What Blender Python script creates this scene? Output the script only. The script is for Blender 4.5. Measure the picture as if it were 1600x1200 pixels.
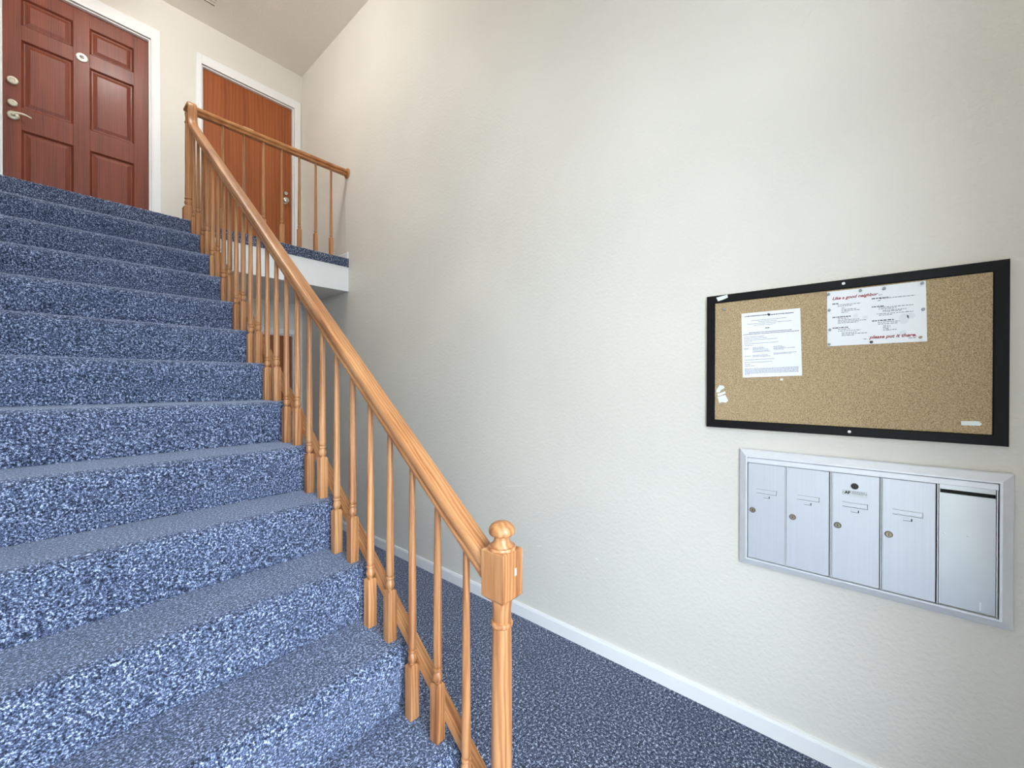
import bpy, bmesh, math, random
from mathutils import Vector, Matrix
random.seed(7)
scene = bpy.context.scene
COL = scene.collection
for o in list(bpy.data.objects):
    bpy.data.objects.remove(o)

# ------------------------------------------------------------------ camera
H = 1.4885
cam_data = bpy.data.cameras.new('camera')
cam_data.sensor_fit = 'HORIZONTAL'
cam_data.sensor_width = 36.0
cam_data.lens = 36.0 * 635.2 / 1600.0
cam_data.clip_start = 0.02
cam = bpy.data.objects.new('camera', cam_data)
COL.objects.link(cam)
YAW, PIT, ROL = 0.8624, -0.00435, 0.0014
_c, _s = math.cos(YAW), math.sin(YAW)
R0, F0, U0 = Vector((_c, -_s, 0)), Vector((_s, _c, 0)), Vector((0, 0, 1))
F1 = F0 * math.cos(PIT) + U0 * math.sin(PIT)
U1 = -F0 * math.sin(PIT) + U0 * math.cos(PIT)
R2 = R0 * math.cos(ROL) + U1 * math.sin(ROL)
U2 = -R0 * math.sin(ROL) + U1 * math.cos(ROL)
cam.matrix_world = Matrix(((R2.x, U2.x, -F1.x, 0.0), (R2.y, U2.y, -F1.y, 0.0), (R2.z, U2.z, -F1.z, H), (0, 0, 0, 1)))
scene.camera = cam

# ------------------------------------------------------------------ light and exposure
DOOR_X0, DOOR_X1, DOOR_H = -0.42, 0.68, 2.15      # entrance opening behind the camera
YF = -0.50                                         # inner face of the entrance wall
TRANS_Z0, TRANS_Z1 = 2.35, 3.45                    # window over the entrance
world = bpy.data.worlds.new('sky')
scene.world = world
world.use_nodes = True
bg = world.node_tree.nodes['Background']
bg.inputs['Color'].default_value = (0.76, 0.88, 1.0, 1)
bg.inputs['Strength'].default_value = 13.0
def portal(name, x0, x1, z0, z1):
    l = bpy.data.lights.new(name, 'AREA')
    l.shape = 'RECTANGLE'
    l.size, l.size_y = x1 - x0, z1 - z0
    l.cycles.is_portal = True
    o = bpy.data.objects.new(name, l)
    o.location = ((x0 + x1) / 2, YF - 0.16, (z0 + z1) / 2)
    o.rotation_euler = (math.radians(90), 0, 0)    # faces +Y, into the hall
    COL.objects.link(o)
portal('daylight_doorway', DOOR_X0, DOOR_X1, 0.0, DOOR_H)
portal('daylight_window', DOOR_X0, DOOR_X1, TRANS_Z0, TRANS_Z1)
FILL_STRENGTH = 54.0  # added fill lamp above the upper stairs, out of view
LANDING_STRENGTH = 3.5
scene.view_settings.view_transform = 'Standard'
scene.view_settings.look = 'None'
scene.view_settings.gamma = 1.0
scene.view_settings.use_curve_mapping = False
scene.view_settings.exposure = 0.52
scene.cycles.max_bounces = 7
scene.cycles.diffuse_bounces = 6
scene.cycles.glossy_bounces = 3
scene.cycles.caustics_reflective = False
scene.cycles.caustics_refractive = False
scene.cycles.use_denoising = True

# ------------------------------------------------------------------ materials
def srgb(r, g, b):
    f = lambda v: (v / 255 / 12.92) if v / 255 <= 0.04045 else ((v / 255 + 0.055) / 1.055) ** 2.4
    return (f(r), f(g), f(b), 1)
class NT:
    def __init__(self, name):
        self.m = bpy.data.materials.new(name)
        self.m.use_nodes = True
        self.t = self.m.node_tree
        self.b = self.t.nodes['Principled BSDF']
    def n(self, kind, **kw):
        nd = self.t.nodes.new(kind)
        for k, v in kw.items():
            if k in nd.inputs: nd.inputs[k].default_value = v
            else: setattr(nd, k, v)
        return nd
    def l(self, a, b): self.t.links.new(a, b)
    def coords(self, scale=(1, 1, 1), kind='Object', random_shift=False):
        tc = self.n('ShaderNodeTexCoord')
        mp = self.n('ShaderNodeMapping')
        mp.inputs['Scale'].default_value = scale
        self.l(tc.outputs[kind], mp.inputs['Vector'])
        if random_shift:
            oi = self.n('ShaderNodeObjectInfo')
            mul = self.n('ShaderNodeMath', operation='MULTIPLY'); mul.inputs[1].default_value = 37.0
            self.l(oi.outputs['Random'], mul.inputs[0])
            cb = self.n('ShaderNodeCombineXYZ')
            for k in 'XYZ': self.l(mul.outputs[0], cb.inputs[k])
            self.l(cb.outputs[0], mp.inputs['Location'])
        return mp.outputs[0]
    def ramp(self, fac, stops):
        r = self.n('ShaderNodeValToRGB')
        e = r.color_ramp.elements
        while len(e) < len(stops): e.new(0.5)
        for i, (p, c) in enumerate(stops):
            e[i].position = p; e[i].color = c
        self.l(fac, r.inputs['Fac'])
        return r.outputs['Color']
    def bump(self, h, strength, dist):
        bp = self.n('ShaderNodeBump')
        bp.inputs['Strength'].default_value = strength
        bp.inputs['Distance'].default_value = dist
        self.l(h, bp.inputs['Height'])
        self.l(bp.outputs[0], self.b.inputs['Normal'])
    def set(self, rough=0.5, metal=0.0, spec=None, coat=None):
        self.b.inputs['Roughness'].default_value = rough
        self.b.inputs['Metallic'].default_value = metal
        if spec is not None: self.b.inputs['Specular IOR Level'].default_value = spec
        if coat is not None: self.b.inputs['Coat Weight'].default_value = coat; self.b.inputs['Coat Roughness'].default_value = 0.2
        return self.m

def mat_paint(name, col, var=0.03, bump=0.35, rough=0.55, scale=70.0, spec=0.35):
    t = NT(name)
    v = t.coords()
    n1 = t.n('ShaderNodeTexNoise', Scale=1.3, Detail=1.0)
    t.l(v, n1.inputs['Vector'])
    lo = tuple(c * (1 - var) for c in col[:3]) + (1,)
    hi = tuple(min(1, c * (1 + var)) for c in col[:3]) + (1,)
    t.l(t.ramp(n1.outputs['Fac'], [(0.35, lo), (0.65, hi)]), t.b.inputs['Base Color'])
    if bump:
        n2 = t.n('ShaderNodeTexNoise', Scale=scale, Detail=1.5, Roughness=0.5)
        t.l(v, n2.inputs['Vector'])
        t.bump(n2.outputs['Fac'], bump, 0.005)
    return t.set(rough, spec=spec)

def mat_carpet(name, deep, mid, light, bright, sc=1.0):
    t = NT(name)
    v = t.coords()
    # coarse loops that stay readable in the distance and fine flecks
    n1 = t.n('ShaderNodeTexNoise', Scale=300.0 * sc, Detail=1.0, Roughness=0.6)
    n2 = t.n('ShaderNodeTexNoise', Scale=150.0 * sc, Detail=0.0)
    n3 = t.n('ShaderNodeTexNoise', Scale=5.0, Detail=2.0)
    for n in (n1, n2, n3): t.l(v, n.inputs['Vector'])
    m1 = t.n('ShaderNodeMath', operation='MULTIPLY'); m1.inputs[1].default_value = 0.60
    m2 = t.n('ShaderNodeMath', operation='MULTIPLY_ADD'); m2.inputs[1].default_value = 0.36
    m3 = t.n('ShaderNodeMath', operation='MULTIPLY_ADD'); m3.inputs[1].default_value = 0.04
    t.l(n1.outputs['Fac'], m1.inputs[0])
    t.l(n2.outputs['Fac'], m2.inputs[0]); t.l(m1.outputs[0], m2.inputs[2])
    t.l(n3.outputs['Fac'], m3.inputs[0]); t.l(m2.outputs[0], m3.inputs[2])
    t.l(t.ramp(m3.outputs[0], [(0.37, deep), (0.47, mid), (0.56, light), (0.67, bright)]), t.b.inputs['Base Color'])
    t.bump(m3.outputs[0], 0.6, 0.005)
    t.b.inputs['Sheen Weight'].default_value = 0.38
    t.b.inputs['Sheen Tint'].default_value = (0.72, 0.80, 1.0, 1)
    return t.set(0.95, spec=0.1)

def mat_wood(name, dark, mid, light, scale=(18, 18, 1.6), rough=0.45, rnd=True, ring=1.3, coat=0.10):
    t = NT(name)
    v = t.coords(scale, random_shift=rnd)
    n1 = t.n('ShaderNodeTexNoise', Scale=1.0, Detail=4.0, Roughness=0.55, Distortion=0.4)
    t.l(v, n1.inputs['Vector'])
    w = t.n('ShaderNodeTexWave', Scale=ring, Distortion=9.0, Detail=3.0)
    w.inputs['Detail Scale'].default_value = 1.2
    w.bands_direction = 'X'
    t.l(v, w.inputs['Vector'])
    mx = t.n('ShaderNodeMath', operation='MULTIPLY_ADD'); mx.inputs[1].default_value = 0.22
    m0 = t.n('ShaderNodeMath', operation='MULTIPLY'); m0.inputs[1].default_value = 0.78
    t.l(n1.outputs['Fac'], m0.inputs[0]); t.l(w.outputs['Fac'], mx.inputs[0]); t.l(m0.outputs[0], mx.inputs[2])
    c = t.ramp(mx.outputs[0], [(0.22, dark), (0.45, mid), (0.75, light)])
    if rnd:
        oi = t.n('ShaderNodeObjectInfo')
        mr = t.n('ShaderNodeMapRange'); mr.inputs['To Min'].default_value = 0.82; mr.inputs['To Max'].default_value = 1.08
        t.l(oi.outputs['Random'], mr.inputs['Value'])
        hs = t.n('ShaderNodeHueSaturation')
        t.l(mr.outputs[0], hs.inputs['Value']); t.l(c, hs.inputs['Color'])
        c = hs.outputs['Color']
    t.l(c, t.b.inputs['Base Color'])
    t.bump(n1.outputs['Fac'], 0.08, 0.002)
    return t.set(rough, spec=0.5, coat=coat)

def mat_plain(name, col, rough=0.5, metal=0.0, spec=0.5, noise=0.06, scale=(30, 30, 30)):
    t = NT(name)
    v = t.coords(scale)
    n1 = t.n('ShaderNodeTexNoise', Scale=1.0, Detail=3.0)
    t.l(v, n1.inputs['Vector'])
    lo = tuple(c * (1 - noise) for c in col[:3]) + (1,)
    hi = tuple(min(1, c * (1 + noise)) for c in col[:3]) + (1,)
    t.l(t.ramp(n1.outputs['Fac'], [(0.3, lo), (0.7, hi)]), t.b.inputs['Base Color'])
    return t.set(rough, metal, spec)

M = {}
M['wall'] = mat_paint('wall_paint_beige', srgb(224, 220, 211), bump=0.45)
M['ceiling'] = mat_paint('ceiling_paint', srgb(236, 230, 220), bump=0.45, scale=55)
M['white'] = mat_paint('trim_white_paint', srgb(238, 238, 238), var=0.02, bump=0.05, rough=0.35)
M['carpet'] = mat_carpet('carpet_blue_fleck', srgb(20, 24, 36), srgb(58, 67, 89), srgb(92, 104, 133), srgb(182, 192, 214), 1.05)
M['carpet_floor'] = mat_carpet('carpet_slate_fleck', srgb(16, 19, 30), srgb(54, 62, 84), srgb(96, 106, 130), srgb(206, 213, 228), 0.62)
M['oak'] = mat_wood('honey_oak', srgb(124, 72, 38), srgb(166, 112, 68), srgb(194, 144, 98))
M['oak_rail'] = mat_wood('honey_oak_rail', srgb(130, 76, 40), srgb(172, 116, 70), srgb(198, 148, 100), scale=(22, 2.2, 2.2), rnd=False)
M['oak_rail_x'] = mat_wood('honey_oak_landing', srgb(142, 84, 44), srgb(178, 116, 66), srgb(200, 144, 92), scale=(2.0, 22, 22), rnd=False)
M['mahogany'] = mat_wood('mahogany_stain', srgb(84, 32, 16), srgb(116, 50, 28), srgb(134, 64, 38), scale=(24, 24, 1.2), rnd=False, rough=0.5, ring=1.2, coat=0.1)
M['brown_door'] = mat_wood('orange_brown_veneer', srgb(126, 60, 20), srgb(150, 78, 32), srgb(166, 92, 44), scale=(10, 10, 0.7), rnd=False, rough=0.45, ring=0.9, coat=0.1)
M['alu'] = mat_plain('brushed_aluminium', srgb(206, 209, 215), 0.42, 0.4, scale=(160, 160, 2), noise=0.025)
M['alu_frame'] = mat_plain('satin_aluminium_frame', srgb(224, 226, 230), 0.4, 0.2, scale=(30, 30, 30), noise=0.03)
M['steel'] = mat_plain('grey_steel_sheet', srgb(184, 187, 188), 0.30, 0.6, scale=(8, 8, 8), noise=0.03)
M['steel_dark'] = mat_plain('dark_grey_metal', srgb(92, 90, 86), 0.4, 0.4)
M['brass'] = mat_plain('pale_brass', srgb(206, 200, 180), 0.35, 0.45)
M['nickel'] = mat_plain('satin_nickel', srgb(206, 200, 188), 0.25, 0.9)
M['lock'] = mat_plain('worn_lock_metal', srgb(150, 141, 124), 0.35, 0.7)
M['dark'] = mat_plain('dark_recess', srgb(16, 15, 15), 0.8)
M['black_frame'] = mat_plain('black_painted_frame', srgb(14, 13, 14), 0.5, spec=0.2)
M['raw_edge'] = mat_plain('raw_wood_edge', srgb(206, 192, 158), 0.7)
M['paper'] = mat_plain('white_paper', srgb(240, 242, 250), 0.6, noise=0.01)
M['flyer'] = mat_plain('laminated_white_paper', srgb(236, 238, 240), 0.35, noise=0.01)
M['ink'] = mat_plain('grey_black_ink', srgb(96, 98, 110), 0.7)
M['ink_dark'] = mat_plain('black_ink', srgb(50, 50, 58), 0.7)
M['ink_pale'] = mat_plain('pale_grey_print', srgb(226, 228, 231), 0.5, noise=0.01)
M['red'] = mat_plain('crimson_print', srgb(150, 26, 44), 0.6)
M['tape'] = mat_plain('torn_white_tape', srgb(232, 240, 236), 0.5)
M['pin'] = mat_plain('smoky_clear_plastic', srgb(150, 158, 166), 0.15)
M['pin_black'] = mat_plain('black_plastic', srgb(22, 22, 24), 0.25)
M['pin_tan'] = mat_plain('tan_plastic', srgb(176, 150, 122), 0.3)
M['pin_white'] = mat_plain('white_plastic', srgb(242, 242, 240), 0.3)
M['concrete'] = mat_plain('porch_concrete', srgb(120, 118, 112), 0.85)
def mat_cork():
    t = NT('tan_cork')
    v = t.coords()
    n1 = t.n('ShaderNodeTexNoise', Scale=260.0, Detail=2.0, Roughness=0.7)
    n2 = t.n('ShaderNodeTexVoronoi', Scale=190.0)
    t.l(v, n1.inputs['Vector']); t.l(v, n2.inputs['Vector'])
    a = t.n('ShaderNodeMath', operation='MULTIPLY_ADD'); a.inputs[1].default_value = 0.25
    t.l(n2.outputs['Distance'], a.inputs[0]); t.l(n1.outputs['Fac'], a.inputs[2])
    t.l(t.ramp(a.outputs[0], [(0.36, srgb(122, 100, 70)), (0.56, srgb(166, 142, 106)), (0.76, srgb(196, 174, 138))]), t.b.inputs['Base Color'])
    t.bump(n1.outputs['Fac'], 0.4, 0.002)
    return t.set(0.8, spec=0.35)
M['cork'] = mat_cork()
def mat_emit(name, col, s):
    t = NT(name)
    t.b.inputs['Base Color'].default_value = col
    t.b.inputs['Emission Color'].default_value = col
    t.b.inputs['Emission Strength'].default_value = s
    return t.set(0.4)
M['lamp_glass'] = mat_emit('lamp_glass_neutral', srgb(255, 254, 252), FILL_STRENGTH)
M['lamp_glass_warm'] = mat_emit('lamp_glass_warm', srgb(255, 244, 228), LANDING_STRENGTH)

# ------------------------------------------------------------------ mesh helpers
class MB:
    def __init__(self):
        self.v, self.f = [], []
    def add(self, vs, fs):
        k = len(self.v)
        self.v += [tuple(p) for p in vs]
        self.f += [tuple(i + k for i in f) for f in fs]
        return self
    def box(self, x0, x1, y0, y1, z0, z1, bevel=0.0, seg=1):
        if x0 > x1: x0, x1 = x1, x0
        if y0 > y1: y0, y1 = y1, y0
        if z0 > z1: z0, z1 = z1, z0
        if bevel:
            bm = bmesh.new()
            bmesh.ops.create_cube(bm, size=1)
            for q in bm.verts:
                q.co = Vector((x0 + (q.co.x + .5) * (x1 - x0), y0 + (q.co.y + .5) * (y1 - y0), z0 + (q.co.z + .5) * (z1 - z0)))
            bmesh.ops.bevel(bm, geom=bm.edges[:], offset=bevel, segments=seg, affect='EDGES', profile=0.5)
            bm.verts.index_update()
            self.add([q.co[:] for q in bm.verts], [[q.index for q in f.verts] for f in bm.faces])
            bm.free()
            return self
        vs = [(x, y, z) for z in (z0, z1) for y in (y0, y1) for x in (x0, x1)]
        return self.add(vs, [(0, 2, 3, 1), (4, 5, 7, 6), (0, 1, 5, 4), (2, 6, 7, 3), (0, 4, 6, 2), (1, 3, 7, 5)])
    def lathe(self, prof, seg=20, M4=None):
        """prof: (radius, height) list, axis +Z; M4 places it"""
        vs, fs = [], []
        for r, h in prof:
            for k in range(seg):
                a = 2 * math.pi * k / seg
                vs.append(Vector((r * math.cos(a), r * math.sin(a), h)))
        n = len(prof)
        for i in range(n - 1):
            for k in range(seg):
                k2 = (k + 1) % seg
                fs.append((i * seg + k, i * seg + k2, (i + 1) * seg + k2, (i + 1) * seg + k))
        fs.append(tuple(range(seg))[::-1])
        fs.append(tuple((n - 1) * seg + k for k in range(seg)))
        if M4 is not None: vs = [M4 @ q for q in vs]
        return self.add(vs, fs)
    def prism(self, poly, axis, a, b):
        """poly: 2D outline; axis 'X': points are (y,z); 'Y': (x,z); 'Z': (x,y)"""
        def P(q, t):
            return {'X': (t, q[0], q[1]), 'Y': (q[0], t, q[1]), 'Z': (q[0], q[1], t)}[axis]
        n = len(poly)
        vs = [P(q, a) for q in poly] + [P(q, b) for q in poly]
        fs = [tuple(range(n)), tuple(range(2 * n - 1, n - 1, -1))]
        fs += [(i, i + n, (i + 1) % n + n, (i + 1) % n) for i in range(n)]
        return self.add(vs, fs)
    def sweep(self, rings, cap0=True):
        n = len(rings[0]); vs = [q for r in rings for q in r]; fs = []
        for i in range(len(rings) - 1):
            for k in range(n):
                k2 = (k + 1) % n
                fs.append((i * n + k, i * n + k2, (i + 1) * n + k2, (i + 1) * n + k))
        if cap0: fs.append(tuple(range(n))[::-1])
        fs.append(tuple((len(rings) - 1) * n + k for k in range(n)))
        return self.add(vs, fs)
    def mesh(self, name, mat, smooth=None):
        me = bpy.data.meshes.new(name)
        me.from_pydata(self.v, [], self.f)
        bm = bmesh.new(); bm.from_mesh(me)
        bmesh.ops.recalc_face_normals(bm, faces=bm.faces[:])
        bm.to_mesh(me); bm.free()
        me.materials.append(mat)
        if smooth is not None:
            me.polygons.foreach_set('use_smooth', [True] * len(me.polygons))
            me.set_sharp_from_angle(angle=math.radians(smooth))
        me.update()
        return me
    def build(self, name, mat, parent=None, smooth=None):
        o = bpy.data.objects.new(name, self.mesh(name, mat, smooth))
        COL.objects.link(o)
        if parent is not None: o.parent = parent
        return o

def empty(name, loc=(0, 0, 0)):
    o = bpy.data.objects.new(name, None)
    o.empty_display_size = 0.05
    COL.objects.link(o)
    o.location = loc
    return o
def tag(o, label=None, cat=None, group=None, kind=None):
    if label: o['label'] = label
    if cat: o['category'] = cat
    if group: o['group'] = group
    if kind: o['kind'] = kind
    return o
def clone(o, parent, loc=(0, 0, 0)):
    c = o.copy(); COL.objects.link(c); c.parent = parent; c.location = loc
    return c
def structure(o, label=None): return tag(o, label, kind='structure')

# ------------------------------------------------------------------ dimensions
W = 2.0078            # face of the long wall
XL = -0.52            # face of the wall on the other side of the stairs
YB = 4.942            # face of the back wall
ZC = 5.0336           # ceiling
ZL = 2.711            # upper landing
YL = 3.850            # edge of the landing
RISE, RUN = 0.19, 0.2451
Y1, Z1 = 3.5522, 2.536                        # nosing of the topmost tread
nose_y = lambda k: Y1 - (k - 1) * RUN
nose_z = lambda k: Z1 - (k - 1) * RISE
XE = 0.800            # open end of the treads
XB = 0.7575           # line of the balusters

# ------------------------------------------------------------------ the setting
structure(MB().box(XL - .12, W + .12, YF - .16, YB + .12, -0.10, 0).build('floor', M['carpet_floor']), 'flecked slate blue carpet on the lower hall floor')
structure(MB().box(W, W + .12, YF - .16, YB + .12, 0, ZC).build('wall_right', M['wall']), 'tall beige textured wall with the notice board')
wall_r = bpy.data.objects['wall_right']
def scuff(y, z, ln, h, tilt):
    n = 9
    top = [(y - ln * i / n, z + tilt * i / n + h * (.4 + random.random())) for i in range(n + 1)]
    bot = [(y - ln * i / n, z + tilt * i / n - h * (.2 + random.random())) for i in range(n, -1, -1)]
    MB().prism(top + bot, 'X', W - .0006, W + .001).build('scuff', M['white'], wall_r)
scuff(1.770, .803, .150, .0022, .028)
scuff(1.512, .478, .030, .0022, .004)
scuff(1.110, .512, .014, .0030, .0)
structure(MB().box(XL - .12, XL, YF - .16, YB + .12, 0, ZC).build('wall_left', M['wall']), 'beige wall along the closed side of the stairs')
structure(MB().box(XL - .12, W + .12, YF - .16, YB + .12, ZC, ZC + .1).build('ceiling', M['ceiling']), 'textured off white ceiling')
def holed_wall(name, x0, x1, z0, z1, holes, y0, y1, mat):
    xs = sorted({x0, x1} | {h[0] for h in holes} | {h[1] for h in holes})
    zs = sorted({z0, z1} | {h[2] for h in holes} | {h[3] for h in holes})
    mb = MB()
    for i in range(len(xs) - 1):
        for k in range(len(zs) - 1):
            cx, cz = (xs[i] + xs[i + 1]) / 2, (zs[k] + zs[k + 1]) / 2
            if any(h[0] < cx < h[1] and h[2] < cz < h[3] for h in holes): continue
            mb.box(xs[i], xs[i + 1], y0, y1, zs[k], zs[k + 1])
    return mb.build(name, mat)
D1 = (-0.180, 0.680); D2 = (1.058, 1.918); DT = 4.616     # door openings on the landing
D3T = 2.024
structure(holed_wall('wall_back', XL, W, 0, ZC, [(D1[0], D1[1], ZL, DT), (D2[0], D2[1], ZL, DT), (D2[0], D2[1], 0, D3T)], YB, YB + .12, M['wall']), 'beige back wall with the apartment doors')
structure(holed_wall('wall_front', XL, W, 0, ZC, [(DOOR_X0, DOOR_X1, 0, DOOR_H), (DOOR_X0, DOOR_X1, TRANS_Z0, TRANS_Z1)], YF - .16, YF, M['wall']), 'beige entrance wall with an open doorway')
structure(MB().box(-9, 11, -18, YF - .16, -0.12, -0.02).build('floor_porch', M['concrete']), 'grey concrete walk outside the entrance')

# landing: carpeted slab with a turned down front edge, white fascia, soffit
landing = structure(empty('floor_landing', (W / 2, YL, ZL)), 'upper landing with dark carpet edge over a white fascia')
def child(mb, name, mat, parent, smooth=None):
    o = mb.build(name, mat, None, smooth)
    o.parent = parent
    o.matrix_parent_inverse = Matrix.Translation(parent.location).inverted()
    return o
arc = [(YL + .012 - .012 * math.sin(a), ZL - .012 + .012 * math.cos(a)) for a in [i * math.pi / 12 for i in range(7)]]
child(MB().prism([(YB, ZL)] + arc + [(YL, 2.6234), (YL + .014, 2.6234), (YL + .014, ZL - .02), (YB, ZL - .02)], 'X', XL, W), 'carpet', M['carpet_floor'], landing, 40)
child(MB().box(XE + .001, W, YL + .008, YL + .026, 2.3853, 2.6330), 'fascia_board', M['white'], landing)
child(MB().box(XL, W, YL + .026, YB, 2.3860, ZL - .02), 'slab', M['white'], landing)

# baseboards
def baseboard(name, poly, axis, a, b, label):
    return structure(MB().prism(poly, axis, a, b).build(name, M['white']), label)
bp = [(W, 0), (W - .014, 0), (W - .014, .066), (W - .010, .078), (W, .080)]
baseboard('baseboard_right', bp, 'Y', YF, YB, 'white baseboard below the notice board wall')
bp2 = [(W, ZL), (W - .014, ZL), (W - .014, ZL + .050), (W - .010, ZL + .062), (W, ZL + .064)]
baseboard('baseboard_landing', bp2, 'Y', YL + .004, YB, 'short white baseboard on the upper landing')
bq = [(YB, ZL), (YB - .014, ZL), (YB - .014, ZL + .050), (YB - .010, ZL + .062), (YB, ZL + .064)]
baseboard('baseboard_back', bq, 'X', D1[1] + .085, D2[0] - .06, 'white baseboard between the two landing doors')

# ------------------------------------------------------------------ doors
def casing(parent, x0, x1, z0, zt, wl, wr, wt):
    for (a, b, nm) in ((x0 - wl, x0, 1), (x1, x1 + wr, 2)):
        mb = MB().box(a, b, YB - .016, YB, z0, zt + wt, .003)
        inner = (b - .016, b) if nm == 1 else (a, a + .016)
        mb.box(inner[0], inner[1], YB - .020, YB - .004, z0, zt + .012, .003)
        child(mb, 'casing', M['white'], parent)
    mb = MB().box(x0, x1, YB - .016, YB, zt, zt + wt, .003)
    mb.box(x0, x1, YB - .020, YB - .004, zt, zt + .016, .003)
    child(mb, 'head_casing', M['white'], parent)
    j = MB().box(x0, x0 + .012, YB, YB + .11, z0, zt).box(x1 - .012, x1, YB, YB + .11, z0, zt).box(x0 + .012, x1 - .012, YB, YB + .11, zt - .012, zt)
    child(j, 'jamb', M['white'], parent)
def face_lathe(prof, x, z, y, mat, name, parent, seg=24):
    m4 = Matrix.Translation((x, y, z)) @ Matrix.Rotation(math.radians(90), 4, 'X')     # axis +Z -> -Y
    return child(MB().lathe(prof, seg, m4), name, mat, parent, 35)
YD = YB + .028       # face of the door leaves
# six panel door
d1 = structure(empty('door_1', ((D1[0] + D1[1]) / 2, YB, ZL)), 'reddish brown six panel apartment door in white casing')
casing(d1, D1[0], D1[1], ZL, DT, .075, .068, .112)
lx0, lx1, lz0, lz1 = D1[0] + .013, D1[1] - .013, ZL + .006, DT - .013
child(MB().box(lx0, lx1, YD + .018, YD + .042, lz0, lz1), 'door_core', M['mahogany'], d1)
px = [(-0.076, 0.199), (0.295, 0.570)]
pz = [(ZL + .235, 3.450), (3.625, 4.150), (4.266, 4.482)]
for a, b in ((lx0, px[0][0]), (px[0][1], px[1][0]), (px[1][1], lx1)):
    child(MB().box(a, b, YD, YD + .020, lz0, lz1, .0015), 'stile', M['mahogany'], d1)
zr = [(lz0, pz[0][0]), (pz[0][1], pz[1][0]), (pz[1][1], pz[2][0]), (pz[2][1], lz1)]
for a, b in px:
    for c, d in zr:
        child(MB().box(a, b, YD + .0004, YD + .020, c, d, .001), 'rail', M['mahogany'], d1)
def raised_panel(x0, x1, z0, z1):
    mb = MB()
    ys = [(0, YD + .001), (.012, YD + .016), (.020, YD + .0165), (.046, YD + .006)]
    rings = [[(x0 + i, y, z0 + i), (x1 - i, y, z0 + i), (x1 - i, y, z1 - i), (x0 + i, y, z1 - i)] for i, y in ys]
    mb.sweep(rings, False)
    return mb
for a, b in px:
    for c, d in pz:
        child(raised_panel(a, b, c, d), 'panel', M['mahogany'], d1)
plate = [(.0, 0), (.034, 0), (.034, .006), (.030, .010), (.020, .012), (.017, .020), (.012, .021), (.0001, .021)]
k = face_lathe([(.036, 0), (.036, .004), (.031, .008), (.020, .008), (.018, .012), (.0001, .013)], .2488, 4.2055, YD, M['brass'], 'door_viewer', d1)
tag(k, 'round pale brass door viewer')
face_lathe([(.015, .0), (.014, .003), (.0001, .004)], .2488, 4.2055, YD - .012, M['steel_dark'], 'viewer_lens', d1)
face_lathe([(.031, 0), (.031, .012), (.026, .020), (.014, .021), (.012, .017), (.0001, .017)], -.1189, 3.8048, YD, M['brass'], 'deadbolt', d1)
face_lathe([(.026, 0), (.026, .012), (.021, .018), (.010, .019), (.009, .016), (.0001, .016)], -.1192, 3.6334, YD, M['brass'], 'deadbolt', d1)
lv = face_lathe([(.032, 0), (.032, .006), (.026, .012), (.012, .014), (.011, .045), (.0001, .046)], -.1165, 3.5407, YD, M['brass'], 'lever_handle', d1)
lever = MB()
rings = []
for i in range(10):
    t = i / 9
    x = -.1165 - .006 + t * .098; z = 3.5407 + .010 * math.sin(t * 3.0) + .004; y = YD - .040 - .006 * math.sin(t * 3.1)
    r = .0085 - .004 * t
    rings.append([(x, y + r * math.cos(a), z + 1.2 * r * math.sin(a)) for a in [q * math.pi / 5 for q in range(10)]])
lever.sweep(rings)
child(lever, 'lever', M['brass'], d1, 40)
# flush door
def flush_door(name, x0, x1, z0, zt, label, wt, knob=True):
    d = structure(empty(name, ((x0 + x1) / 2, YB, z0)), label)
    casing(d, x0, x1, z0, zt, .044, .070, wt)
    child(MB().box(x0 + .014, x1 - .014, YD, YD + .042, z0 + .006, zt - .014, .0015), 'leaf', M['brown_door'], d)
    if knob:
        face_lathe([(.022, 0), (.022, .010), (.018, .016), (.009, .017), (.008, .014), (.0001, .014)], x1 - .078, z0 + .917, YD, M['nickel'], 'deadbolt', d)
        face_lathe([(.033, 0), (.033, .005), (.016, .010), (.013, .024), (.022, .034), (.029, .046), (.028, .056), (.018, .062), (.0001, .064)], x1 - .088, z0 + .829, YD, M['nickel'], 'doorknob', d)
    return d
d2 = flush_door('door_2', D2[0], D2[1], ZL, DT, 'smooth orange brown flush door at the end of the landing', .095)
child(MB().box(1.425, 1.520, YD - .004, YD, 4.150, 4.196, .001), 'number_plate', M['raw_edge'], d2)
d3 = flush_door('door_3', D2[0], D2[1], 0, D3T, 'brown flush door under the landing behind the balusters', .060)

# ------------------------------------------------------------------ staircase
stairs = tag(empty('staircase', (XE, nose_y(13), 0)), 'straight flight of stairs covered in flecked blue carpet', 'staircase')
def step_outline(yn, z, zb, yback):
    r = .044
    yr = yn + .012
    pts = [(yr, zb), (yr - .002, z - .110), (yn + .005, z - .075)]
    for i in range(9):
        a = math.radians(-15 + i * 105 / 8)
        pts.append((yn + r - r * math.cos(a), z - r + r * math.sin(a)))
    pts += [(yback, z), (yback, z - .030), (yr + .03, z - .030 - .03), (yr + .03, zb)]
    return pts
for k in range(1, 14):
    z = nose_z(k)
    zb = nose_z(k + 1) if k < 13 else 0.0
    yback = (nose_y(k - 1) if k > 1 else YL) + .0118
    if k == 1: yback = YL - .0005
    mb = MB().prism(step_outline(nose_y(k), z, zb + .0006, yback), 'X', XL + .0005, XE)
    child(mb, 'step', M['carpet'], stairs, 40)
# the riser up to the landing
child(MB().box(XL + .0005, XE, YL - .010, YL - .0006, Z1 + .0006, ZL - .012), 'top_riser', M['carpet'], stairs)
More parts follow.
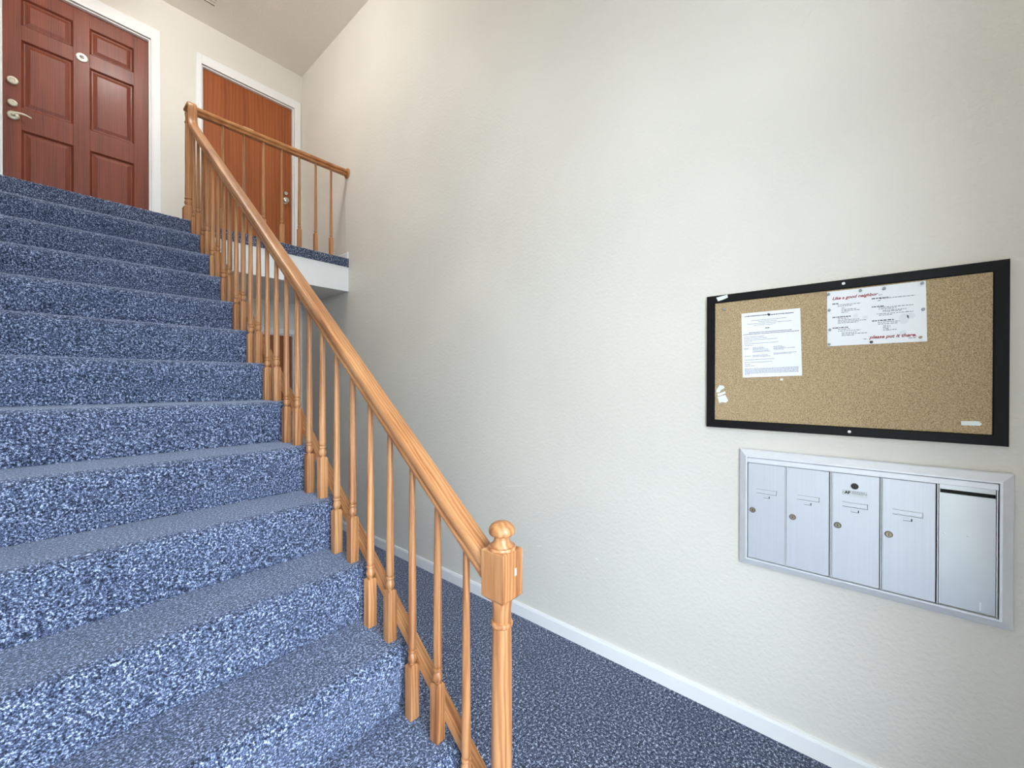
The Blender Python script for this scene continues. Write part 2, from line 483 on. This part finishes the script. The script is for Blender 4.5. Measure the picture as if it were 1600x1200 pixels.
# painted side panel that closes the space under the flight
sl = RISE / RUN
poly = [(nose_y(13) + .03, 0.001)]
for k in range(13, 0, -1):
    poly.append((nose_y(k) + .030, nose_z(k) - .012))
    poly.append(((nose_y(k - 1) if k > 1 else YL - .045) + .030, nose_z(k) - .012))
poly += [(YL - .015, nose_z(1) - .40), (nose_y(13) + .55, 0.001)]
child(MB().prism(poly, 'X', XE - .05, XE - .02), 'side_panel', M['white'], stairs)

# ------------------------------------------------------------------ stair railing
railing = tag(empty('stair_railing', (XB, nose_y(13) + .07, nose_z(13))), 'long honey oak stair railing with turned balusters and ball topped newel', 'railing')
def baluster_mesh(name, length, slope):
    b = .0155
    mb = MB()
    zb = .165
    # square foot with a chamfered shoulder
    ring = lambda h, z: [(-h, -h, z), (h, -h, z), (h, h, z), (-h, h, z)]
    mb.sweep([ring(b, 0), ring(b, zb - .004), ring(b - .0045, zb + .002)])
    prof = [(.0088, zb), (.0082, zb + .0045), (.0128, zb + .010), (.0146, zb + .018), (.0138, zb + .026), (.0108, zb + .034), (.0094, zb + .0365),
            (.0134, zb + .0385), (.0140, zb + .042), (.0134, zb + .0455), (.0096, zb + .0475), (.0122, zb + .050), (.0132, zb + .058),
            (.0128, zb + .14), (.0118, zb + .30), (.0102, zb + .42), (.0090, length)]
    prof = [q for q in prof[:-1] if q[1] < length - .02] + [prof[-1]]
    mb.lathe(prof, 14)
    return mb.mesh(name, M['oak'], 40)
RB = 0.635                                            # rail underside above the nosing line
NEAR, FAR = .0775, .2005
mesh_near = baluster_mesh('baluster_short', RB + NEAR * sl + .012, sl)
mesh_far = baluster_mesh('baluster_long', RB + FAR * sl + .012, sl)
def put(mesh, name, parent, x, y, z):
    o = bpy.data.objects.new(name, mesh)
    COL.objects.link(o); o.parent = parent
    o.location = Vector((x, y, z)) - parent.location
    return o
for k in range(1, 14):
    if k < 13: put(mesh_near, 'baluster', railing, XB, nose_y(k) + NEAR, nose_z(k))
    put(mesh_far, 'baluster', railing, XB, nose_y(k) + FAR, nose_z(k))
# hand rail section
half = [(.0200, 0), (.0210, .0015), (.0210, .0085), (.0175, .0110), (.0135, .0160), (.0135, .0225), (.0180, .0262), (.0265, .0280), (.0285, .0320), (.0285, .0450), (.0262, .0515), (.0200, .0548), (.0070, .0560)]
SEC = half + [(-a, b) for a, b in reversed(half)]
def rail_ring(y, z, ang):
    n = (-math.sin(ang), math.cos(ang))
    return [(XB + a, y + n[0] * b, z + n[1] * b) for a, b in SEC]
ang0 = math.atan(sl)
zline = lambda y: Z1 + (y - Y1) * sl + RB
rings = [rail_ring(.700, zline(.700), ang0)]
RG = .16
YV = 3.831
cy = YV - RG
yt = cy + RG * math.sin(ang0)
cz = zline(yt) + RG * math.cos(ang0)
for i in range(1, 40):
    y = .700 + (yt - .700) * i / 40
    rings.append(rail_ring(y, zline(y), ang0))
for i in range(9):
    a = ang0 + (math.pi / 2 - ang0) * i / 8
    rings.append(rail_ring(cy + RG * math.sin(a), cz - RG * math.cos(a), a))
ZR = 3.530                                            # underside of the level rail
for i in range(7):
    a = math.pi / 2 - (math.pi / 2) * i / 6
    rings.append(rail_ring(YV + .004 - .004 * math.sin(a), ZR - .004 + .004 * math.cos(a), a))
rings.append(rail_ring(3.932, ZR, 0))
child(MB().sweep(rings), 'handrail', M['oak_rail'], railing, 35)
# lower bar along the feet of the balusters
poly = []
ys = (.60, YL - .03)
zb_ = lambda y: Z1 + (y - Y1) * sl + .0035
mb = MB().prism([(ys[0], zb_(ys[0])), (ys[1], zb_(ys[1])), (ys[1], zb_(ys[1]) + .028), (ys[0], zb_(ys[0]) + .028)], 'X', XB + .0158, XB + .0505)
child(mb, 'lower_rail', M['oak_rail'], railing)
# bottom newel
def newel(y, z0, base_h, shaft_top, blk0, blk1, cap):
    post = MB()
    h = .0365
    ring = lambda h, z: [(XB - h, y - h, z), (XB + h, y - h, z), (XB + h, y + h, z), (XB - h, y + h, z)]
    post.sweep([ring(h, z0), ring(h, z0 + base_h - .012), ring(h - .010, z0 + base_h)])
    prof = [(.022, base_h - .004), (.024, base_h + .008), (.030, base_h + .020), (.030, base_h + .034), (.024, base_h + .046), (.023, base_h + .05), (.029, base_h + .054), (.029, base_h + .062), (.0255, base_h + .066), (.0265, base_h + .09)]
    T = shaft_top - z0
    prof += [(.0255, T * .75), (.0240, T - .078), (.0222, T - .076), (.0270, T - .072), (.0282, T - .067), (.0270, T - .062), (.0225, T - .059), (.0238, T - .056), (.0236, T - .032), (.0262, T - .010), (.0270, T + .004)]
    post.lathe(prof, 24, Matrix.Translation((XB, y, z0)))
    if blk1:
        post.sweep([ring(h - .012, blk0), ring(h, blk0 + .012), ring(h, blk1 - .003), ring(h - .004, blk1)])
    o = child(post, 'newel_post', M['oak'], railing, 30)
    if cap:
        cp = [(.0350, blk1 - .001), (.0350, blk1 + .004), (.0335, blk1 + .006), (.0285, blk1 + .0065), (.0275, blk1 + .010), (.0225, blk1 + .015), (.0198, blk1 + .022), (.0195, blk1 + .029), (.0210, blk1 + .0325), (.0290, blk1 + .034), (.0325, blk1 + .037), (.0338, blk1 + .043), (.0325, blk1 + .050), (.0280, blk1 + .057), (.0205, blk1 + .0625), (.0110, blk1 + .066), (.0001, blk1 + .067)]
        c = MB().lathe(cp, 28, Matrix.Translation((XB, y, 0))).build('ball_cap', M['oak'], None, 38)
        c.parent = o
        chip = MB().box(XB + .006, XB + .013, y - h - .0006, y - h + .001, blk0 + .066, blk0 + .084)
        cc = chip.build('chipped_spot', M['raw_edge'], None); cc.parent = o
    return o
newel(.6815, nose_z(13), .19, .953, .945, 1.0735, True)
newel(3.8985, ZL, .115, ZR - .002, None, None, False)

# ------------------------------------------------------------------ landing railing
lrail = tag(empty('landing_railing', (1.4, 3.874, ZL)), 'short level honey oak railing along the upper landing edge', 'railing')
mesh_l = baluster_mesh('baluster_landing', ZR - ZL + .012, 0)
for i in range(7):
    put(mesh_l, 'baluster', lrail, .9665 + i * .1459, 3.874, ZL)
def xring(x): return [(x, 3.874 + a, ZR + b) for a, b in SEC]
child(MB().sweep([xring(XB + .0285), xring(.905), xring(W - .012)]), 'handrail', M['oak_rail_x'], lrail, 35)
m4 = Matrix.Translation((W, 3.874, ZR + .026)) @ Matrix.Rotation(math.radians(-90), 4, 'Y')
child(MB().lathe([(.050, 0.0), (.050, .007), (.044, .013), (.036, .014), (.0001, .014)], 28, m4), 'wall_rosette', M['oak'], lrail, 35)

# ------------------------------------------------------------------ notice board
XW = W
board = tag(empty('bulletin_board', (W, .0886, 1.2873)), 'tan cork bulletin board in black frame above the mailboxes', 'bulletin board')
by0, by1, bz0, bz1 = -.3563, .5334, 1.2873, 1.8790
fw = .0345
child(MB().box(W - .0112, W - .0005, by0, by1, bz0, bz1), 'backing', M['raw_edge'], board)
child(MB().box(W - .0150, W - .0113, by0 + fw - .004, by1 - fw + .004, bz0 + fw - .004, bz1 - fw + .004), 'cork_panel', M['cork'], board)
def frame_side(parent, y0, y1, z0, z1, w, side, x_wall, prof, mat, name):
    """mitred picture-frame side; prof: (inset, height off wall)"""
    def corner(c, ins):
        return {'bl': (y1 - ins, z0 + ins), 'br': (y0 + ins, z0 + ins), 'tl': (y1 - ins, z1 - ins), 'tr': (y0 + ins, z1 - ins)}[c]
    a, b = {'top': ('tl', 'tr'), 'bottom': ('bl', 'br'), 'left': ('bl', 'tl'), 'right': ('br', 'tr')}[side]
    rings = []
    for c in (a, b):
        rings.append([(x_wall - h, *corner(c, i)) for i, h in prof])
    return child(MB().sweep(rings), name, mat, parent)
for s in ('top', 'bottom', 'left', 'right'):
    frame_side(board, by0, by1, bz0, bz1, fw, s, W, [(0, .0115), (0, .019), (.002, .021), (fw - .003, .021), (fw, .018), (fw, .0115)], M['black_frame'], 'frame_side')
for (y, z) in ((.0497, 1.8640), (.0307, 1.3040)):
    m4 = Matrix.Translation((W - .021, y, z)) @ Matrix.Rotation(math.radians(-90), 4, 'Y')
    child(MB().lathe([(.0052, 0), (.0052, .002), (.0035, .0035), (.0001, .004)], 14, m4), 'screw', M['pin_white'], board, 40)

# papers, built in board space: r to the reader's right (-Y), u up, d off the wall
def wall_box(mb, y_left, y_right, z0, z1, d0, d1): return mb.box(W - d1, W - d0, y_right, y_left, z0, z1)
XC = .0151            # cork face
def sheet(name, corners, d0, th, mat, label, cat):
    """corners tl,tr,br,bl as (y,z)"""
    root = tag(empty(name, (W - d0, corners[3][0], corners[3][1])), label, cat)
    vs = [(W - d0, y, z) for y, z in corners] + [(W - d0 - th, y, z) for y, z in corners]
    mb = MB().add(vs, [(0, 1, 2, 3), (7, 6, 5, 4), (0, 4, 5, 1), (1, 5, 6, 2), (2, 6, 7, 3), (3, 7, 4, 0)])
    child(mb, 'paper', mat, root)
    tl, tr, br, bl = [Vector(c) for c in corners]
    def at(s, t):                                     # s 0..1 left to right, t 0..1 top to bottom
        a = tl.lerp(tr, s); b = bl.lerp(br, s)
        return a.lerp(b, t)
    return root, at, d0 + th
def dash_lines(mb, at, d, rows, h, rng):
    for (s0, s1, t) in rows:
        s = s0
        while s < s1:
            w = min(rng.uniform(.010, .038), s1 - s)
            q = [at(s, t), at(s + w, t), at(s + w, t + h), at(s, t + h)]
            mb.add([(W - d - .0002, p.x, p.y) for p in q], [(0, 1, 2, 3)])
            s += w + rng.uniform(.005, .010)
def text_mesh(body, size, shear, name, mat, bold=0.0):
    cu = bpy.data.curves.new(name, 'FONT')
    cu.body = body; cu.size = size; cu.shear = shear; cu.offset = bold; cu.resolution_u = 3
    ob = bpy.data.objects.new(name, cu)
    COL.objects.link(ob)
    dg = bpy.context.evaluated_depsgraph_get()
    me = bpy.data.meshes.new_from_object(ob.evaluated_get(dg))
    bpy.data.objects.remove(ob); bpy.data.curves.remove(cu)
    me.name = name; me.materials.clear(); me.materials.append(mat)
    return me
def place_text(me, name, parent, d, y_left, z_left, y_right, z_right):
    """stretch the text so that its box runs from the left to the right base point"""
    xs = [v.co.x for v in me.vertices]; x0, x1 = min(xs), max(xs)
    wid = math.hypot(y_left - y_right, z_right - z_left)
    k = wid / (x1 - x0); a = math.atan2(z_right - z_left, y_left - y_right)
    for v in me.vertices:
        r, u = (v.co.x - x0) * k, v.co.y * k
        r2, u2 = r * math.cos(a) - u * math.sin(a), r * math.sin(a) + u * math.cos(a)
        v.co = (W - d - .0003, y_left - r2, z_left + u2)
    me.flip_normals()
    me.update()
    o = bpy.data.objects.new(name, me); COL.objects.link(o); o.parent = parent
    o.matrix_parent_inverse = Matrix.Translation(parent.location).inverted()
    return o
rng = random.Random(3)
n_root, n_at, n_d = sheet('notice_sheet', [(.3936, 1.7875), (.1843, 1.7878), (.1771, 1.5170), (.3877, 1.5099)], XC, .0008, M['paper'], 'white letter sheet of small print pinned left on the cork', 'notice')
mb = MB()
dash_lines(mb, n_at, n_d, [(.06, .46, .045), (.52, .90, .050)], .013, rng)
dash_lines(mb, n_at, n_d, [(.42, .50, .245)], .014, rng)
dash_lines(mb, n_at, n_d, [(.13, .86, .305), (.03, .97, .328)], .009, rng)
child(mb, 'heading_print', M['ink_dark'], n_root)['kind'] = 'stuff'
mb = MB()
rows = [(.17, .78, .12), (.30, .62, .145), (.10, .86, .17), (.22, .60, .195)]
rows += [(.04, .40, .37), (.04, .44, .395), (.04, .62, .42), (.04, .18, .445), (.04, .64, .475), (.04, .20, .50)]
rows += [(.04, .12, .545), (.04, .11, .56), (.19, .38, .54), (.19, .40, .556), (.19, .46, .572), (.19, .48, .592), (.19, .50, .608)]
rows += [(.55, .70, .54), (.55, .74, .556), (.55, .76, .572), (.78, .90, .572), (.55, .72, .588), (.55, .92, .64), (.55, .84, .656)]
rows += [(.04, .15, .668), (.19, .46, .660), (.19, .50, .678), (.04, .56, .725), (.04, .52, .765), (.04, .15, .795), (.04, .22, .82)]
rows += [(.04, .95, .865), (.04, .95, .882), (.04, .95, .899), (.04, .95, .916), (.04, .95, .933), (.04, .13, .95)]
dash_lines(mb, n_at, n_d, rows, .0065, rng)
child(mb, 'body_print', M['ink'], n_root)['kind'] = 'stuff'

f_root, f_at, f_d = sheet('flyer', [(.0994, 1.8395), (-.1702, 1.8404), (-.1742, 1.6315), (.0976, 1.6293)], XC, .0010, M['flyer'], 'wide white flyer with red slogan pinned right on the cork', 'flyer')
a, b = f_at(.06, .158), f_at(.545, .155)
tag(place_text(text_mesh('Like a good neighbor', .02, .28, 'slogan', M['red'], .0006), 'slogan', f_root, f_d, a.x, a.y, b.x, b.y), 'red slanted lettering')
a, b = f_at(.448, .905), f_at(.905, .905)
tag(place_text(text_mesh('please put it there.', .02, .28, 'slogan', M['red'], .0006), 'slogan', f_root, f_d, a.x, a.y, b.x, b.y), 'red slanted lettering')
mb = MB()
dash_lines(mb, f_at, f_d, [(.55, .585, .150), (.395, .43, .90), (.83, .90, .925)], .010, rng)
heads = [(.06, .135, .225), (.06, .26, .470), (.06, .23, .665), (.48, .655, .200), (.48, .60, .345), (.48, .70, .590)]
child(mb, 'dots_print', M['ink'], f_root)['kind'] = 'stuff'
mb = MB(); dash_lines(mb, f_at, f_d, heads, .017, rng)
child(mb, 'heading_print', M['ink_dark'], f_root)['kind'] = 'stuff'
mb = MB()
rows = [(.12, .36, .255), (.12, .28, .28), (.16, .20, .315), (.16, .32, .345), (.16, .36, .37), (.16, .23, .395),
        (.12, .24, .505), (.12, .35, .535), (.12, .43, .56), (.12, .34, .585), (.12, .25, .70), (.12, .36, .73), (.16, .32, .765), (.16, .43, .79), (.16, .29, .815),
        (.56, .90, .215), (.54, .57, .245), (.55, .88, .37), (.55, .73, .395), (.59, .82, .425), (.59, .78, .445), (.53, .88, .480), (.55, .68, .505),
        (.54, .75, .625), (.54, .73, .655), (.59, .66, .69), (.59, .66, .715), (.59, .65, .74), (.59, .72, .765)]
dash_lines(mb, f_at, f_d, rows, .010, rng)
child(mb, 'body_print', M['ink'], f_root)['kind'] = 'stuff'
mb = MB()
def blob(cx, cy, rx, ry):
    q = [f_at(cx + rx * math.cos(i * math.pi / 8), cy + ry * math.sin(i * math.pi / 8)) for i in range(16)]
    mb.add([(W - f_d - .00012, p.x, p.y) for p in q], [tuple(range(16))])
for c in ((.31, .48, .03, .035), (.41, .52, .03, .03), (.79, .60, .05, .09), (.78, .84, .035, .05), (.86, .56, .04, .05)): blob(*c)
child(mb, 'pale_print', M['ink_pale'], f_root)['kind'] = 'stuff'

# push pins
def pin_prof(): return [(.0046, 0), (.0049, .0018), (.0028, .004), (.0024, .0105), (.0041, .0125), (.0042, .0148), (.0001, .0152)]
pin_mesh = {}
def pin(y, z, d, mat, label, tilt=(0, 0)):
    if mat not in pin_mesh: pin_mesh[mat] = MB().lathe(pin_prof(), 12).mesh('push_pin', M[mat], 45)
    o = bpy.data.objects.new('push_pin', pin_mesh[mat]); COL.objects.link(o)
    o.location = (W - d, y, z)
    o.rotation_euler = (0, math.radians(-90 + tilt[0]), math.radians(tilt[1]))
    tag(o, label, 'push pin', 'push pins on the bulletin board')
def fpin(s, t, mat, label, tilt=(0, 0)):
    q = f_at(s, t); pin(q.x, q.y, f_d, mat, label, tilt)
fpin(.018, .045, 'pin', 'clear push pin at the upper left corner of the flyer')
fpin(.365, .045, 'pin', 'clear push pin above the slogan of the flyer, left one')
fpin(.605, .055, 'pin', 'clear push pin just right of the red top slogan')
fpin(.965, .040, 'pin', 'clear push pin at the upper right corner of the flyer')
fpin(.025, .340, 'pin', 'clear push pin on the left flyer edge, upper one')
fpin(.030, .700, 'pin', 'clear push pin on the left flyer edge, lower one')
fpin(.970, .470, 'pin', 'clear push pin halfway down the right flyer edge')
fpin(.020, .965, 'pin', 'clear push pin at the lower left corner of the flyer')
fpin(.940, .930, 'pin_tan', 'tan push pin at the lower right corner of the flyer')
fpin(.470, .965, 'pin_black', 'black push pin at the bottom edge of the flyer')
q = n_at(.49, .055); pin(q.x, q.y, n_d, 'pin_black', 'black push pin through the heading of the letter sheet')
pin(.4600, 1.8150, XC, 'pin', 'lone push pin near the upper left corner of the cork')
pin(.2455, 1.5010, XC, 'pin_white', 'white push pin just below the letter sheet')

# scraps of torn tape
def scrap(pts, d, label):
    n = len(pts); th = .0012
    vs = [(W - d, y, z) for y, z in pts] + [(W - d - th, y, z) for y, z in pts]
    fs = [tuple(range(n)), tuple(range(2 * n - 1, n - 1, -1))] + [(i, (i + 1) % n, (i + 1) % n + n, i + n) for i in range(n)]
    o = MB().add(vs, fs).build('tape_scrap', M['tape'])
    tag(o, label, 'tape', 'torn tape scraps on the bulletin board')
scrap([(.4930, 1.8700), (.4700, 1.8735), (.4480, 1.8770), (.4460, 1.8640), (.4700, 1.8560), (.4860, 1.8530)], .0212, 'torn white tape stuck on the black frame at upper left')
scrap([(.4930, 1.4550), (.4800, 1.4760), (.4640, 1.4740), (.4590, 1.4640), (.4730, 1.4560), (.4800, 1.4440), (.4920, 1.4430)], XC, 'torn white tape at left cork edge, top of three')
scrap([(.4900, 1.4370), (.4700, 1.4440), (.4570, 1.4500), (.4550, 1.4400), (.4700, 1.4330), (.4860, 1.4270)], XC, 'torn white tape at left cork edge, middle of three')
scrap([(.4880, 1.4230), (.4720, 1.4290), (.4560, 1.4330), (.4500, 1.4200), (.4440, 1.4080), (.4550, 1.3990), (.4700, 1.4010), (.4800, 1.3960)], XC, 'torn white tape at left cork edge, bottom of three')
scrap([(-.2540, 1.3620), (-.2930, 1.3640), (-.3000, 1.3560), (-.2960, 1.3490), (-.2550, 1.3480)], XC, 'white tape scrap at the lower right of the cork')

# ------------------------------------------------------------------ mailboxes
mail = tag(empty('mailbox_unit', (W, .0148, .7048)), 'aluminium wall mailbox unit with five compartments below the bulletin board', 'mailbox')
my0, my1, mz0, mz1 = -.3690, .3984, .7070, 1.2025
iw = .0325
for s in ('top', 'bottom', 'left', 'right'):
    frame_side(mail, my0, my1, mz0, mz1, iw, s, W, [(0, .0005), (0, .014), (.003, .020), (iw - .006, .032), (iw, .032), (iw, .0005)], M['alu_frame'], 'frame_side')
child(MB().box(W - .008, W - .0005, my0 + iw, my1 - iw, mz0 + iw, mz1 - iw), 'box_back', M['dark'], mail)
dz0, dz1 = .7415, 1.1460
child(MB().box(W - .030, W - .009, my0 + iw + .002, my1 - iw - .0005, 1.1475, mz1 - iw - .002, .001), 'top_rail', M['alu_frame'], mail)
edges = [(.3640, .2310), (.2262, .0890), (.0800, -.0550), (-.0630, -.1963), (-.2060, -.3300)]
def mail_box_part(mb, name, mat, door, smooth=None):
    o = mb.build(name, mat, None, smooth); o.parent = door      # the door's own matrix is the identity
    if name in ('holder_gap', 'tab_gap', 'rivets', 'plate_small_print'): o['kind'] = 'stuff'
    return o
XD = W - .0262        # door faces
def lock(y, z, door, mat):
    m4 = Matrix.Translation((XD, y, z)) @ Matrix.Rotation(math.radians(-90), 4, 'Y')
    l = mail_box_part(MB().lathe([(.0098, 0), (.0098, .003), (.0082, .0045), (.0075, .0045), (.0072, .0036), (.0001, .0036)], 20, m4), 'lock', mat, door, 40)
    mail_box_part(MB().lathe([(.0116, 0), (.0116, .0006), (.0098, .0008), (.0001, .0008)], 20, m4), 'lock_bezel', M['steel_dark'], door)
    mail_box_part(MB().box(XD - .0042, XD - .0034, y - .0010, y + .0010, z - .0045, z + .0045), 'keyway', M['dark'], door)
def name_slot(yl, yr, zt, zb, ty0, ty1, tz0, tz1, door):
    # raised card holder lips and the finger tab below
    mb = MB().box(XD - .0016, XD, yr, yl, zt - .0014, zt).box(XD - .0022, XD, yr, yl, zb, zb + .0016).box(XD - .0016, XD, yr, yr + .0012, zb, zt)
    mail_box_part(mb, 'card_holder', M['alu_frame'], door)
    mail_box_part(MB().box(XD - .0006, XD + .0002, yr, yl, zb - .0018, zb).box(XD - .0006, XD, yr, yl, zt - .0026, zt - .0014).box(XD - .0006, XD, yr - .0014, yr, zb - .0018, zt), 'holder_gap', M['dark'], door)
    mail_box_part(MB().box(XD - .0018, XD, ty1, ty0, tz0, tz1, .0004), 'finger_tab', M['alu'], door)
    mail_box_part(MB().box(XD - .0005, XD, ty1 - .0032, ty1 - .0002, tz0 - .0016, tz1).box(XD - .0005, XD, ty1, ty0, tz0 - .0016, tz0 - .0002), 'tab_gap', M['dark'], door)
for i, (yl, yr) in enumerate(edges):
    if i < 4:
        d = child(MB().box(XD, W - .010, yr, yl, dz0, dz1, .0015), 'door', M['alu'], mail)
        lock((.3469, .2053, .0636, -.0793)[i], .9460, d, M['lock'])
        c = (yl + yr) / 2
        s0 = (.3325, .1905, .0492, -.0893)[i]; s1 = (.2614, .1207, -.0215, -.1645)[i]
        tb = (.3077, .1676, .0250, -.1163)[i]
        name_slot(s0, s1, 1.0410, 1.0232, tb, tb - .0200, 1.0058, 1.0136, d)
        if i == 2:
            lock(.0144, 1.1021, d, M['pin_black'])
            pl = mail_box_part(MB().box(XD - .0012, XD, -.0208, .0504, 1.0660, 1.0853, .0003), 'maker_plate', M['steel'], d)
            tag(pl, 'small grey plate with black letters')
            def pt(body, size, yl_, zl_, yr_):
                me = text_mesh(body, size, 0.0, 'plate_lettering', M['pin_black'], .0006)
                xs = [v.co.x for v in me.vertices]; x0, x1 = min(xs), max(xs); kk = (yl_ - yr_) / (x1 - x0)
                for v in me.vertices:
                    v.co = (XD - .0014, yl_ - (v.co.x - x0) * kk, zl_ + v.co.y * kk)
                o = bpy.data.objects.new('plate_lettering', me); COL.objects.link(o); o.parent = d
            pt('AF', .01, .0440, 1.0720, .0270)
            tmb = MB()
            for zz in (1.0805, 1.0770, 1.0735):
                y = .022
                while y > -.012:
                    w = rng.uniform(.003, .007); tmb.add([(XD - .0014, y, zz), (XD - .0014, y - w, zz), (XD - .0014, y - w, zz + .0016), (XD - .0014, y, zz + .0016)], [(0, 1, 2, 3)]); y -= w + .0015
            mail_box_part(tmb, 'plate_small_print', M['ink'], d)
            m2 = MB()
            for yy, zz in ((.0475, 1.0757), (-.0178, 1.0757)):
                m2.lathe([(.0014, 0), (.0012, .0008), (.0001, .001)], 10, Matrix.Translation((XD - .0012, yy, zz)) @ Matrix.Rotation(math.radians(-90), 4, 'Y'))
            mail_box_part(m2, 'rivets', M['dark'], d)
    else:
        # outgoing mail compartment: sheet with a long slot
        d = child(MB().box(XD + .006, W - .010, yr, yl, dz0, 1.1180).box(XD + .006, W - .010, yr, yl, 1.1310, dz1), 'outgoing_panel', M['steel'], mail)
        mail_box_part(MB().box(XD + .010, W - .012, yr, yl, 1.1170, 1.1320), 'mail_slot', M['dark'], d)
        for yy, zz in ((-.2166, .9825), (-.2699, .9835)):
            mail_box_part(MB().lathe([(.0026, 0), (.0022, .001), (.0001, .0013)], 10, Matrix.Translation((XD + .006, yy, zz)) @ Matrix.Rotation(math.radians(-90), 4, 'Y')), 'rivet', M['nickel'], d)
        mail_box_part(MB().box(XD + .0054, XD + .006, -.2995, -.2965, .7480, .7760), 'scratch', M['alu_frame'], d)
for y in (.2286, .0845, -.0590, -.2012):
    child(MB().box(W - .0290, W - .009, y - .0006, y + .0018, dz0 + .0005, dz1 + .001).box(W - .0290, W - .009, y - .0046, y - .0026, dz0 + .0005, dz1 + .001), 'divider', M['alu_frame'], mail)
child(MB().box(W - .0285, W - .009, my0 + iw + .0035, my0 + iw + .0055, dz0 + .0005, dz1 + .001), 'divider', M['alu_frame'], mail)

# ------------------------------------------------------------------ ceiling fittings
vent = tag(empty('ceiling_vent', (.93, 4.54, ZC)), 'small white ceiling vent with dark slots above the landing', 'vent')
vx0, vx1, vy0, vy1 = .76, 1.112, 4.43, 4.655
child(MB().box(vx0, vx1, vy0, vy1, ZC - .0012, ZC - .0002), 'slot_backing', M['dark'], vent)
for (a, b, c, d) in ((vx0, vx1, vy0, vy0 + .016), (vx0, vx1, vy1 - .014, vy1), (vx0, vx0 + .018, vy0 + .016, vy1 - .014), (vx1 - .018, vx1, vy0 + .016, vy1 - .014)):
    child(MB().box(a, b, c, d, ZC - .006, ZC - .0003, .001), 'frame_side', M['ceiling'], vent)
for i in range(5):
    y = vy0 + .020 + i * .0365
    child(MB().box(vx0 + .018, vx1 - .018, y, y + .029, ZC - .007, ZC - .004), 'slat', M['ceiling'], vent)
def ceiling_lamp(x, y, glass, label):
    lamp = tag(empty('ceiling_lamp', (x, y, ZC)), label, 'lamp', 'flush ceiling lamps')
    child(MB().lathe([(.17, 0), (.17, -.03), (.15, -.035), (.0001, -.035)], 32, Matrix.Translation((x, y, ZC))), 'lamp_base', M['nickel'], lamp, 40)
    child(MB().lathe([(.120, -.0355), (.146, -.07), (.150, -.11), (.135, -.155), (.095, -.190), (.045, -.207), (.0001, -.210)], 32, Matrix.Translation((x, y, ZC))), 'lamp_shade', M[glass], lamp, 60)
ceiling_lamp(.55, 3.40, 'lamp_glass', 'round flush ceiling lamp high above the entrance hall')  # added fill, set far back so the upper risers stay darker
ceiling_lamp(.40, 4.10, 'lamp_glass_warm', 'round flush ceiling lamp over the upper landing')
